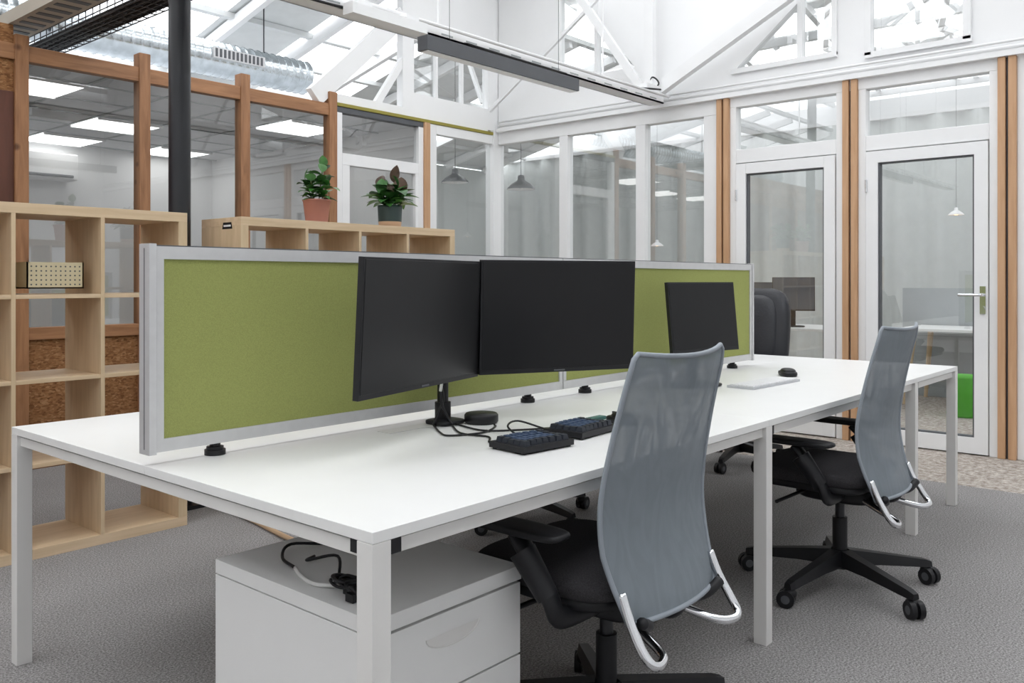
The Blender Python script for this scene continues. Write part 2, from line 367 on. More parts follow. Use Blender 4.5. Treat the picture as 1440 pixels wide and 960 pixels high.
b.beam((X0-0.18,3.98,4.1),(X0-0.18,5.85,2.9),0.03,0.03,FRAMEW)
b.beam((X0-0.18,1.9,4.5),(X0-0.18,0.2,2.85),0.05,0.06,FRAMEW)
b.build('roof_truss')
def truss(x):
    b=MB(); A=(-3.0,4.3);C=(1.45,6.0);D=(5.9,4.3)
    b.beam((x,A[0],A[1]),(x,D[0],D[1]),0.08,0.08,FRAMEW); b.beam((x,A[0],A[1]),(x,C[0],C[1]),0.08,0.1,FRAMEW); b.beam((x,C[0],C[1]),(x,D[0],D[1]),0.08,0.1,FRAMEW)
    N=8
    for i in range(1,N):
        y=-3.0+8.9*i/N; z=4.3+1.7*(1-abs(y-1.45)/4.45); b.beam((x,y,4.3),(x,y,z),0.05,0.05,FRAMEW)
        y2=-3.0+8.9*(i-1 if i<=N/2 else i+1)/N
        b.beam((x,y,z),(x,y2,4.3),0.04,0.04,FRAMEW)
    b.build('roof_truss')
for x in (-1.6,0.2,2.0,3.8,5.6): truss(x)
b=MB()
for i in range(12):
    y=-3.0+8.9*i/11; z=4.36+1.7*(1-abs(y-1.45)/4.45); b.box(-2.6,6.6,y-0.03,y+0.03,z,z+0.08,FRAMEW)
def band(ya,yb):
    za=4.46+1.7*(1-abs(ya-1.45)/4.45); zb=4.46+1.7*(1-abs(yb-1.45)/4.45)
    b.add([(-2.6,ya,za),(6.6,ya,za),(6.6,yb,zb),(-2.6,yb,zb)],[(0,1,2,3)],ROOFP)
band(-3.0,-1.4); band(0.7,2.2); band(5.1,5.9)
b.build('ceiling')
b=MB()
for i in range(17):
    x=-2.6+14*i/16; b.beam((x,5.95,3.9),(x,9.75,3.0),0.06,0.10,FRAMEW)
for j in range(7):
    t=j/6; b.beam((-2.6,5.95+3.8*t,3.95-0.9*t),(11.2,5.95+3.8*t,3.95-0.9*t),0.08,0.05,ROOFP)
for (xa,xb) in ((0.8,2.4),(4.3,5.2),(6.6,8.2),(8.8,10.6)):
    b.add([(xa,5.95,3.97),(xb,5.95,3.97),(xb,9.75,3.07),(xa,9.75,3.07)],[(0,1,2,3)],ROOFP)
for i in range(9):
    y=-3.0+1.1*i; b.beam((6.7,y,4.5),(11.2,y,3.6),0.06,0.08,FRAMEW)
    b.beam((6.7,y,4.5),(8.9,y+0.9,3.6),0.05,0.05,FRAMEW); b.beam((8.9,y+0.9,3.6),(11.2,y+0.2,3.6),0.05,0.05,FRAMEW)
    b.beam((6.8,y+0.5,3.1),(6.8,y+1.05,4.4),0.04,0.04,FRAMEW)
b.beam((6.8,-3.0,3.15),(6.8,5.9,3.15),0.06,0.06,FRAMEW)
for j in range(7):
    t=(j+0.5)/7; b.beam((6.7+4.5*t,-3.1,4.55-0.9*t),(6.7+4.5*t,5.95,4.55-0.9*t),0.26,0.02,ROOFP)
b.build('ceiling_skylight')
b=MB(); b.box(-2.6,5.6,5.98,9.7,2.66,2.70,CEILT)
for i in range(14):
    x=-2.6+0.6*i; b.box(x-0.012,x+0.012,5.98,9.7,2.652,2.66,GSCR)
for j in range(7):
    y=6.0+0.6*j; b.box(-2.6,5.6,y-0.012,y+0.012,2.6515,2.66,GSCR)
b.build('ceiling_side_room')
for (x,y) in ((-0.8,7.2),(0.4,7.2),(1.6,8.4),(2.2,6.6),(3.4,7.8),(4.6,6.6),(4.6,9.0),(3.4,9.0)):
    b=MB(); b.box(x+0.012,x+0.588,y+0.012,y+0.588,2.635,2.651,PANELE); b.box(x,x+0.6,y,y+0.012,2.63,2.651,FRAMEW); b.box(x,x+0.6,y+0.588,y+0.6,2.63,2.651,FRAMEW)
    b.build('ceiling_light_panel')
b=MB(); b.box(2.9,3.9,9.42,9.69,2.25,2.52,FRAMEW); b.box(2.95,3.85,9.40,9.42,2.27,2.30,DGREY); b.build('air_conditioning_unit',bev=0.01)
# ------------------------------------------------------------------ duct
b=MB()
yc,zc=6.9,3.13
vs=[];n=28;L=[]
x=-2.4
while x<4.95:
    L+= [(x,0.15),(x+0.055,0.15),(x+0.062,0.158),(x+0.07,0.15)]; x+=0.075
fs=[]
for (xx,r) in L:
    for i in range(n):
        a=2*math.pi*i/n; vs.append((xx,yc+r*math.cos(a),zc+r*math.sin(a)))
for k in range(len(L)-1):
    for i in range(n): fs.append((k*n+i,k*n+(i+1)%n,(k+1)*n+(i+1)%n,(k+1)*n+i))
fs.append(tuple(range(n))); fs.append(tuple((len(L)-1)*n+i for i in range(n)))
b.add(vs,fs,DUCT,True)
b.box(3.9,4.4,yc-0.175,yc-0.14,zc-0.03,zc+0.06,ALU)
for i in range(12): b.box(3.915+0.04*i,3.935+0.04*i,yc-0.18,yc-0.172,zc-0.02,zc+0.05,DGREY)
for x in (0.5,2.5,4.5): b.cyl((x,yc,zc+0.15),(x,yc,3.75),0.006,BLKMET,n=6)
b.build('ventilation_duct')
# ------------------------------------------------------------------ cable trays / column / lamp
b=MB()
Yt,Zt=3.9,2.70
b.box(-2.5,6.4,Yt-0.07,Yt+0.07,Zt,Zt+0.012,FRAMEW); b.box(-2.5,6.4,Yt-0.07,Yt-0.06,Zt,Zt+0.06,FRAMEW); b.box(-2.5,6.4,Yt+0.06,Yt+0.07,Zt,Zt+0.06,FRAMEW)
for i in range(40): b.box(-2.4+0.22*i,-2.3+0.22*i,Yt-0.0715,Yt-0.0695,Zt+0.02,Zt+0.03,GSCR)
b.tube([(-2.5,Yt-0.12,Zt+0.05),(6.4,Yt-0.12,Zt+0.05)],0.012,FRAMEW,smooth=False)
b.tube([(1.5,Yt-0.02,Zt+0.03),(2.7,Yt-0.1,Zt-0.01),(3.3,Yt-0.03,Zt+0.03),(4.6,Yt-0.09,Zt+0.0),(5.6,Yt-0.02,Zt+0.04),(6.3,Yt-0.1,Zt+0.1)],0.008,BLACK)
b.tube([(6.2,Yt,Zt+0.05),(6.35,Yt-0.05,Zt+0.16),(6.39,Yt+0.04,Zt+0.24),(6.40,Yt+0.08,Zt+0.12),(6.36,Yt+0.02,Zt+0.05)],0.007,BLACK)
b.box(6.15,6.35,Yt-0.06,Yt+0.06,Zt+0.062,Zt+0.14,FRAMEW)
for x in (-1.6,0.2,1.7,3.8,5.6): b.cyl((x,Yt,Zt),(x,Yt,4.3),0.008,FRAMEW,n=8)
b.box(2.95,3.5,Yt-0.22,Yt-0.135,Zt-0.06,Zt-0.0,FRAMEW); b.box(3.0,3.1,Yt-0.2,Yt-0.07,Zt-0.0,Zt+0.03,FRAMEW); b.box(3.35,3.45,Yt-0.2,Yt-0.07,Zt-0.0,Zt+0.03,FRAMEW)
b.build('cable_tray')
b=MB()
XB=2.02
b.box(XB,XB+0.2,2.2,6.6,2.80,2.81,BEIGT); b.box(XB,XB+0.012,2.2,6.6,2.81,2.88,BEIGT); b.box(XB+0.188,XB+0.2,2.2,6.6,2.81,2.88,BEIGT)
for i in range(33): b.box(XB+0.03,XB+0.17,2.25+0.13*i,2.30+0.13*i,2.796,2.8005,DGREY)
b.build('cable_tray_perforated')
b=MB(); XW=2.32
for k in range(6):
    x=XW+0.04*k; b.cyl((x,2.6,2.79),(x,6.6,2.79),0.004,BLKMET,n=6)
for x in (XW,XW+0.20):
    b.cyl((x,2.6,2.87),(x,6.6,2.87),0.005,BLKMET,n=6); b.cyl((x,2.6,2.83),(x,6.6,2.83),0.004,BLKMET,n=6)
for i in range(40):
    y=2.6+0.1*i; b.tube([(XW,y,2.87),(XW,y,2.79),(XW+0.20,y,2.79),(XW+0.20,y,2.87)],0.004,BLKMET,smooth=False,n=6)
for i in range(7): b.tube([(XW+0.02+0.026*i,2.6,2.812),(XW+0.03+0.024*i,4,2.815),(XW+0.018+0.027*i,5,2.81),(XW+0.02+0.026*i,6.6,2.815)],0.013,BLACK)
b.build('wire_basket_tray')
b=MB()
b.cyl((2.32,4.345,0.02),(2.32,4.345,4.6),0.056,BLKMET,n=28); b.box(2.25,2.40,4.22,4.46,0.001,0.02,BLKMET)
b.cyl((2.32,4.345,0.02),(2.32,4.345,0.10),0.066,BLKMET,n=28)
b.build('steel_column')
b=MB()
b.box(2.82,4.02,2.965,3.035,2.29,2.36,DGREY); b.box(2.83,4.01,2.975,3.025,2.286,2.29,FRAMEW)
for x in (3.0,3.87): b.cyl((x,3.0,2.36),(x,3.0,5.4),0.0015,BLKMET,n=6)
b.build('linear_pendant_lamp',bev=0.003)
# ------------------------------------------------------------------ desk
ZT=0.74
b=MB()
XE=[1.024,2.71,4.33,5.06]; YA,YB=1.222,2.965
for i in range(3):
    a,c=XE[i]+0.0006,XE[i+1]-0.0006
    b.box(a,c,YA,2.0895,ZT-0.022,ZT,WHITE); b.box(a,c,2.0905,YB,ZT-0.022,ZT,WHITE)
    b.box(a+0.045,c,YA+0.014,YA+0.045,ZT-0.056,ZT-0.028,STEELW)
    b.box(a+0.045,c,YB-0.045,YB-0.014,ZT-0.056,ZT-0.028,STEELW)
    b.box(a+0.045,c-0.02,YA+0.02,YA+0.04,ZT-0.028,ZT-0.022,DGREY)
    b.box(a+0.02,c-0.02,2.05,2.15,ZT-0.06,ZT-0.024,STEELW)
for k,x in enumerate(XE):
    xa = x if k==0 else (x-0.0225 if k<3 else x-0.045)
    for ya in (YA,YB-0.045):
        b.box(xa,xa+0.045,ya,ya+0.045,0.0,ZT-0.0225,STEELW)
    if k<3: b.box(xa+0.046,xa+0.078,YA+0.008,YA+0.013,ZT-0.054,ZT-0.024,BLACK)
    b.box(xa+0.010,xa+0.037,YA+0.045,YB-0.045,ZT-0.056,ZT-0.028,STEELW)
    b.box(xa+0.016,xa+0.033,YA+0.045,YB-0.045,ZT-0.028,ZT-0.022,DGREY)
    b.box(xa+0.006,xa+0.037,YA+0.046,YA+0.072,ZT-0.05,ZT-0.024,BLACK)
b.box(1.72,1.98,1.97,2.03,ZT,ZT+0.002,STEELW)
b.build('bench_desk',bev=0.001)
def divider(xa,xb,post):
    b=MB(); ya,yb=2.07,2.11; z0,z1=0.772,1.285; f=0.032; g=0.019
    b.box(xa,xb,ya,yb,z1-f,z1,ALU); b.box(xa,xb,ya,yb,z0,z0+f,ALU); b.box(xa,xa+g,ya,yb,z0+f,z1-f,ALU); b.box(xb-g,xb,ya,yb,z0+f,z1-f,ALU)
    b.box(xa+g,xb-g,ya+0.006,yb-0.006,z0+f,z1-f,GREENF)
    b.box(xa+0.001,xb-0.001,ya+0.001,yb-0.001,z1,z1+0.003,DGREY)
    for x in (xa+0.17,xb-0.19):
        b.cyl((x,2.09,ZT+0.0005),(x,2.09,ZT+0.014),0.027,BLACK,n=24); b.cyl((x,2.09,ZT+0.012),(x,2.09,z0),0.014,BLACK,n=16)
        b.cyl((x,2.09,ZT+0.013),(x,2.09,ZT+0.022),0.022,BLACK,n=24)
    if post=='L':
        b.box(xa-0.022,xa-0.003,2.064,2.116,0.768,1.291,ALU); b.box(xa-0.003,xa,2.073,2.107,0.772,1.285,DGREY)
        b.box(xa-0.0225,xa-0.022,2.088,2.092,0.78,1.28,DGREY)
    else:
        b.box(xb+0.002,xb+0.020,2.066,2.114,0.768,1.29,ALU)
    b.build('desk_divider_screen',bev=0.0025)
divider(1.045,2.697,'L'); divider(2.703,4.37,'R')
# ------------------------------------------------------------------ monitors
def monitor(x,y,z0,rz,tilt,w,h,stand=None,name='computer_monitor',scr=SCREEN,zd=None):
    zd=ZT if zd is None else zd
    b=MB(); b.M=place(x,y,z0+h/2,rz,tilt)
    b.box(-w/2,w/2,0.0,0.018,-h/2,h/2,BLACK)
    b.box(-w/2+0.006,w/2-0.006,-0.0015,0.001,-h/2+0.014,h/2-0.006,scr)
    b.box(-0.02,0.02,-0.0018,0.0,-h/2+0.004,-h/2+0.009,DGREY)
    b.sup((0,0.026,-0.01),(w*0.30,0.020,h*0.33),BLACK,0.35,0.35)
    b.box(-0.05,0.05,0.03,0.055,-0.05,0.05,BLACK)
    if stand:
        b.M=place(x,y,0,rz)
        b.box(-0.025,0.025,0.06,0.08,zd+0.01,z0+h*0.6,BLACK); b.box(-0.03,0.03,0.04,0.07,z0+h*0.45,z0+h*0.6,BLACK)
        b.sup((0,0.05,zd+0.0075),(0.11,0.09,0.007),BLACK,0.6,0.4)
    b.build(name,(x,y,z0),bev=0.002)
monitor(1.709,1.796,0.893,math.radians(15),math.radians(3),0.642,0.367)
monitor(2.257,1.742,0.898,math.radians(-26.7),math.radians(2.5),0.56,0.367)
monitor(3.36,1.81,0.893,math.radians(-12.4),math.radians(-6),0.425,0.30,stand=True)
b=MB()
px,py=1.955,1.985
b.sup((px,py-0.01,ZT+0.0085),(0.055,0.05,0.008),BLACK,0.5,0.4); b.cyl((px,py,ZT+0.01),(px,py,1.14),0.018,BLACK,n=20); b.cyl((px,py,ZT+0.01),(px,py,ZT+0.07),0.026,BLACK,n=20)
b.cyl((px,py,1.05),(px,py,1.10),0.027,BLACK,n=20)
b.beam((px,py,1.075),(1.70,1.90,1.075),0.035,0.04,BLACK); b.beam((px,py,1.075),(2.28,1.83,1.075),0.035,0.04,BLACK)
b.tube([(px-0.03,py-0.02,1.0),(px-0.045,py-0.03,0.9),(px-0.03,py-0.03,0.82),(px-0.06,py-0.02,0.745)],0.005,BLACK)
b.tube([(px-0.01,py-0.03,1.0),(px-0.035,py-0.035,0.9),(px-0.045,py-0.035,0.85)],0.005,WHC)
b.tube([(px-0.045,py-0.035,0.85),(px-0.04,py-0.04,0.80),(px-0.02,py-0.06,0.745)],0.005,BLACK)
b.build('monitor_arm',bev=0.002)
b=MB()
z=ZT+0.004
b.tube([(px-0.06,py-0.02,z),(1.82,1.86,z),(1.80,1.80,z),(1.90,1.76,z),(2.0,1.80,z),(2.03,1.83,z)],0.0030,BLACK)
b.tube([(px-0.02,py-0.06,z),(1.85,1.80,z),(1.86,1.70,z),(1.80,1.64,z),(1.82,1.59,z+0.008)],0.0030,BLACK)
b.tube([(px,py-0.06,z),(1.93,1.78,z),(2.02,1.70,z),(2.05,1.62,z+0.01)],0.0030,BLACK)
b.tube([(1.87,1.59,z+0.01),(1.90,1.66,z+0.03),(1.97,1.68,z+0.035),(2.02,1.62,z+0.012)],0.0030,BLACK)
b.build('desk_cables')
b=MB(); b.lathe((2.045,1.90,ZT+0.0005),[(0.0,0),(0.05,0),(0.055,0.006),(0.055,0.026),(0.050,0.032),(0,0.033)],BLACK,36); b.build('speaker_puck')
# ------------------------------------------------------------------ keyboards
def halfkb(x,y,rz):
    b=MB(); b.M=place(x,y,ZT+0.0005,rz)@Matrix.Scale(1.14,4)
    b.box(-0.085,0.085,-0.06,0.06,0.004,0.018,BLACK)
    for cx in (-0.075,0.075):
        for cy in (-0.05,0.05): b.cyl((cx,cy,0),(cx,cy,0.005),0.006,BLACK,n=10)
    for c in range(7):
        off=[0,0.002,0.006,0.008,0.005,0.002,0][c]
        for r in range(5):
            xx=-0.074+c*0.0215+0.009; yy=-0.050+r*0.0205+off*0.6+0.006
            m=KEYB if (1<=c<=5 and r>=1) else KEYD
            zt=0.028+0.001*abs(r-2)
            a=0.0092;t=0.0070
            vs=[(xx-a,yy-a,0.018),(xx+a,yy-a,0.018),(xx+a,yy+a,0.018),(xx-a,yy+a,0.018),(xx-t,yy-t,zt),(xx+t,yy-t,zt),(xx+t,yy+t,zt),(xx-t,yy+t,zt)]
            b.add(vs,[(4,5,6,7),(0,1,5,4),(1,2,6,5),(2,3,7,6),(3,0,4,7)],m)
    b.build('split_keyboard_half',(x,y,ZT))
halfkb(1.835,1.515,math.radians(-6)); halfkb(2.10,1.545,math.radians(4))
b=MB(); b.box(2.19,2.37,1.635,1.665,ZT+0.0005,ZT+0.012,TEALM); b.build('wrist_rest',bev=0.003)
def mouse(x,y,rz,mat=BLACK,sc=1):
    b=MB(); b.M=place(x,y,ZT+0.0005,rz)
    b.sup((0,0,0.012),(0.034*sc,0.058*sc,0.012),mat,0.7,0.5); b.sup((0,-0.006,0.020),(0.030*sc,0.045*sc,0.018),mat,0.9,0.8); b.box(-0.003,0.003,0.02,0.045,0.022,0.034,DGREY)
    b.build('computer_mouse',(x,y,ZT))
mouse(2.33,1.55,-0.3,sc=1.0); mouse(4.02,1.72,-0.9,sc=1.15)
b=MB(); b.M=place(3.62,1.655,ZT+0.0005,math.radians(-3))
b.box(-0.215,0.215,-0.062,0.062,0.0,0.010,KEYBODY)
for r in range(6):
    for c in range(17):
        xx=-0.205+c*0.0242; yy=-0.054+r*0.0185; b.box(xx,xx+0.0205,yy,yy+0.0150,0.010,0.0145,KEYW)
b.build('computer_keyboard',(3.62,1.655,ZT))
# ------------------------------------------------------------------ chairs
def base(b,rot=0.3,R=0.355):
    b.cyl((0,0,0.075),(0,0,0.135),0.045,BLACK,n=20,r1=0.035)
    for i in range(5):
        a=rot+2*math.pi*i/5; c,s_=math.cos(a),math.sin(a)
        vs=[];pr=[(0.03,0.115,0.032,0.030),(0.15,0.105,0.026,0.022),(R-0.01,0.082,0.020,0.014),(R+0.015,0.078,0.016,0.010)]
        for (r,z,w,h) in pr:
            for (dx,dz) in ((-w,-h),(w,-h),(w*0.7,h),(-w*0.7,h)):
                vs.append((c*r-s_*dx,s_*r+c*dx,z+dz))
        fs=[]
        for k in range(3):
            for j in range(4): fs.append((k*4+j,k*4+(j+1)%4,(k+1)*4+(j+1)%4,(k+1)*4+j))
        fs+=[(3,2,1,0),(12,13,14,15)]
        b.add(vs,fs,BLACK)
        cx,cy=c*R,s_*R; ta=a+0.9*(i%3)+0.4
        tc,ts=math.cos(ta),math.sin(ta)
        b.cyl((cx,cy,0.055),(cx,cy,0.085),0.010,BLACK,n=10)
        ox,oy=cx+0.012*ts,cy-0.012*tc
        for q in (-1,1):
            p0=(ox+q*tc*0.006,oy+q*ts*0.006,0.032); p1=(ox+q*tc*0.026,oy+q*ts*0.026,0.032)
            b.cyl(p0,p1,0.032,BLACK,n=24); 
            p2=(ox+q*tc*0.0265,oy+q*ts*0.0265,0.032); b.cyl(p1,p2,0.016,DGREY,n=16)
        b.sup((cx,cy,0.050),(0.026,0.026,0.018),BLACK,1,0.8,nu=16,nv=8)
    b.cyl((0,0,0.10),(0,0,0.27),0.028,BLACK,n=20); b.cyl((0,0,0.27),(0,0,0.38),0.018,BLKMET,n=20)
def task_chair(x,y,rz,meshm=MESH,edge=MESHE,rot=0.3,bw=1.0):
    b=MB(); b.M=place(x,y,0,rz)
    base(b,rot)
    b.box(-0.09,0.09,-0.12,0.14,0.365,0.415,BLACK); b.sup((0,-0.0,0.375),(0.11,0.15,0.035),BLACK,0.5,0.5)
    b.sup((0,0.065,0.425),(0.24,0.225,0.022),BLACK,0.45,0.4)
    b.sup((0,0.065,0.458),(0.250,0.235,0.036),SEAT,0.42,0.55,nu=48)
    b.tube([(0.16,0.05,0.40),(0.27,0.06,0.39),(0.30,0.06,0.395)],0.006,BLACK); b.tube([(-0.14,0.08,0.39),(-0.26,0.12,0.37),(-0.30,0.13,0.365)],0.007,BLACK)
    za=0.600
    for q in (-1,1):
        b.sup((q*0.292,0.08,za),(0.045,0.165,0.012),BLACK,0.45,0.5)
        b.tube([(q*0.295,0.06,za-0.015),(q*0.298,0.03,za-0.045),(q*0.296,-0.0,0.51),(q*0.29,-0.04,0.45),(q*0.26,-0.05,0.40),(q*0.10,-0.04,0.385)],0.028,BLACK,n=12,flat=0.55)
        b.cyl((q*0.302,0.035,za-0.05),(q*0.290,-0.035,0.45),0.034,BLACK,n=14,r1=0.028)
    zb=0.402
    def yz(t):
        K=[(0,-0.245),(0.15,-0.205),(0.32,-0.180),(0.5,-0.188),(0.75,-0.222),(1,-0.265)]
        for (a,ya),(c,yc) in zip(K,K[1:]):
            if t<=c: return ya+(yc-ya)*(t-a)/(c-a)
        return K[-1][1]
    def yzs(t):
        acc=0
        for d_ in (-0.08,-0.04,0,0.04,0.08): acc+=yz(min(1,max(0,t+d_)))
        return acc/5, zb+(1.03-zb)*t
    def hw(t):
        K=[(0,0.205),(0.1,0.222),(0.25,0.240),(0.45,0.243),(0.7,0.232),(0.93,0.222),(0.98,0.215),(1,0.200)]
        for (a,wa),(c,wc) in zip(K,K[1:]):
            if t<=c: return (wa+(wc-wa)*(t-a)/(c-a))*bw
        return 0.200
    def P(u,v):
        s_=2*u-1; y_,z=yzs(v); w=hw(v)
        z-=0.012*(1-s_*s_)*max(0,(v-0.9))*10
        return (s_*w,y_+0.035*s_*s_,z)
    b.grid(P,16,40,meshm)
    pts=[P(0,i/24) for i in range(24)]+[P(0,0.98)]+[P(u/10,1) for u in range(0,11)]+[P(1,0.98)]+[P(1,1-i/24) for i in range(1,25)]+[P(1-u/10,0) for u in range(1,11)]
    b.tube(pts,0.0065,edge,smooth=False,n=8)
    b.tube([(0,-0.08,0.385),(0,-0.19,0.375),(0,-0.225,0.41)],0.03,BLACK,n=10,flat=0.6)
    for q in (-1,1):
        b.tube([(q*0.212,-0.188,0.475),(q*0.214,-0.212,0.42),(q*0.218,-0.245,0.365),(q*0.212,-0.268,0.335),(q*0.185,-0.275,0.325),(q*0.14,-0.255,0.328),(q*0.11,-0.19,0.345),(q*0.08,-0.11,0.372)],0.0115,CHROME,n=12)
        b.tube([(q*0.05,-0.13,0.37),(q*0.13,-0.21,0.385),(q*0.19,-0.23,0.41)],0.014,BLACK,n=10)
    b.build('office_chair',(x,y,0))
task_chair(1.890,1.305,0.0,rot=math.radians(118))
task_chair(3.42,1.250,0.0,rot=math.radians(-45))
DM=meshfabric('dark_mesh',(0.03,0.03,0.035),0.9)
task_chair(3.35,2.84,math.pi,meshm=DM,edge=BLACK,rot=0.2)
ex,ey=5.27,2.60
b=MB(); b.M=place(ex,ey,0,math.radians(90))
base(b,0.5); b.box(-0.1,0.1,-0.12,0.12,0.37,0.42,BLACK); b.sup((0,0.02,0.46),(0.26,0.26,0.06),LEATH,0.45,0.6)
b.sup((0,0,0),(0.24,0.05,0.33),LEATH,0.5,0.5,L=place(0,-0.27,0.82,0,math.radians(8))); b.sup((0,0.03,0.02),(0.17,0.04,0.26),LEATH,0.6,0.6,L=place(0,-0.27,0.82,0,math.radians(8)))
for q in (-1,1):
    b.tube([(q*0.20,0.05,0.41),(q*0.29,0.06,0.45),(q*0.30,0.03,0.60),(q*0.30,0.12,0.65)],0.018,BLACK); b.sup((q*0.30,0.03,0.665),(0.035,0.13,0.018),LEATH,0.5,0.5)
b.tube([(0,-0.1,0.40),(0,-0.25,0.42),(0,-0.30,0.60)],0.028,BLACK)
b.build('executive_chair',(ex,ey,0))
# ------------------------------------------------------------------ pedestal
b=MB(); x0,x1,y0,y1,zt=1.155,1.625,1.375,1.985,0.50
b.box(x0,x1,y0,y1,zt-0.035,zt,WHITE)
b.box(x0,x1,y0+0.02,y1,0.03,zt-0.038,WHITE)
for (za,zb) in ((0.285,0.458),(0.105,0.280),(0.03,0.10)):
    b.box(x0+0.002,x1-0.002,y0+0.002,y0+0.02,za,zb,WHITE)
    if zb-za>0.1:
        n=14; cx=(x0+x1)/2; R=0.085
        vs=[(cx+R*math.cos(math.pi*i/n)*1.0,y0+0.0015,zb-0.045-0.032*math.sin(math.pi*i/n)) for i in range(n+1)]
        b.tube(vs,0.0022,STEELW,smooth=False,n=6); b.add([(p[0],p[1]-0.0005,p[2]) for p in vs],[tuple(range(n+1))],STEELW)
for cx in (x0+0.05,x1-0.05):
    for cy in (y0+0.08,y1-0.06): b.cyl((cx-0.012,cy,0.018),(cx+0.012,cy,0.018),0.018,BLACK); b.box(cx-0.014,cx+0.014,cy-0.014,cy+0.014,0.02,0.032,BLACK)
b.build('drawer_pedestal',bev=0.003)
b=MB(); z=zt+0.006
b.tube([(1.235,1.76,z),(1.21,1.70,z),(1.20,1.63,z),(1.235,1.575,z)],0.005,WHC)
def coil(cx,cy,r,n,seed):
    rr=random.Random(seed); pts=[]
    for i in range(n*6):
        a=i*math.pi/3; q=r*(0.6+0.5*rr.random()); pts.append((cx+q*math.cos(a),cy+q*1.3*math.sin(a),z+0.004+0.022*rr.random()))
    b.tube(pts,0.0036,BLACK)
coil(1.235,1.555,0.035,4,3); coil(1.215,1.50,0.025,2,5)
b.tube([(1.235,1.76,z),(1.26,1.85,z),(1.32,1.90,z+0.01),(1.42,1.86,z),(1.50,1.90,z+0.02)],0.0040,BLACK)
b.tube([(1.26,1.55,z),(1.32,1.60,z+0.02),(1.38,1.66,z),(1.45,1.72,z+0.03),(1.5,1.80,z+0.10),(1.55,1.9,0.68)],0.0040,BLACK)
b.tube([(1.24,1.60,z),(1.30,1.68,z+0.03),(1.27,1.76,z+0.01),(1.32,1.80,z)],0.0036,BLACK)
b.tube([(1.15,1.85,0.68),(1.30,1.80,0.64),(1.45,1.75,0.65),(1.60,1.70,0.68)],0.005,BLACK)
b.box(1.21,1.24,1.515,1.545,z-0.004,z+0.018,BLACK); b.box(1.185,1.21,1.48,1.505,z-0.004,z+0.014,BLACK); b.cyl((1.255,1.52,z+0.002),(1.29,1.51,z+0.002),0.007,BLACK)
b.build('cable_bundle')
b=MB(); 
b.tube([(2.42,4.45,0.013),(2.43,4.2,0.013),(2.40,3.8,0.013),(2.34,3.42,0.013),(2.30,3.1,0.013),(2.1,2.7,0.013)],0.012,CREMEC); b.build('floor_cable')
# ------------------------------------------------------------------ shelves
def shelf(xa,xb,nc,name='bookshelf'):
    b=MB(); ya,yb=3.98,4.37; z0,z1=0.0,1.53; t=0.045; ti=0.018
    b.box(xa,xb,ya,yb,z1-t,z1,BIRCH); b.box(xa,xb,ya,yb,z0,z0+t,BIRCH)
    b.box(xa,xa+t,ya,yb,z0+t,z1-t,BIRCHV); b.box(xb-t,xb,ya,yb,z0+t,z1-t,BIRCHV)
    cw=(xb-xa-2*t-(nc-1)*ti)/nc
    for i in range(1,nc):
        x=xa+t+i*cw+(i-1)*ti; b.box(x,x+ti,ya,yb,z0+t,z1-t,BIRCHV)
    ch=(z1-z0-2*t-3*ti)/4
    for j in range(1,4):
        z=z0+t+j*ch+(j-1)*ti
        for i in range(nc):
            x=xa+t+i*(cw+ti); b.box(x,x+cw,ya+0.001,yb-0.001,z,z+ti,BIRCH)
    if xa>2:
        b.add([(2.4595,4.06,1.47),(2.4595,4.16,1.47),(2.4595,4.15,1.505),(2.4595,4.07,1.505)],[(0,1,2,3)],BLACK)
        b.add([(2.4590,4.075,1.482),(2.4590,4.145,1.482),(2.4590,4.145,1.492),(2.4590,4.075,1.492)],[(0,1,2,3)],KEYW)
    b.build(name,(xa,ya,0),bev=0.0012)
shelf(0.60,2.165,4); shelf(2.46,4.03,4)
b=MB(); xa,xb,ya,yb,za,zb=1.46,1.70,4.05,4.18,1.1635,1.28
b.box(xa,xb,ya,ya+0.006,za,zb,BOXC); b.box(xa,xb,yb-0.006,yb,za,zb,BOXC); b.box(xa,xa+0.006,ya,yb,za,zb,BOXC); b.box(xb-0.006,xb,ya,yb,za,zb,BOXC); b.box(xa,xb,ya,yb,za,za+0.006,BOXC)
for i in range(11):
    for j in range(5): 
        x=xa+0.018+i*0.0204; z=za+0.018+j*0.02; b.cyl((x,ya-0.0005,z),(x,ya+0.003,z),0.0038,DGREY,n=8)
b.build('storage_box')
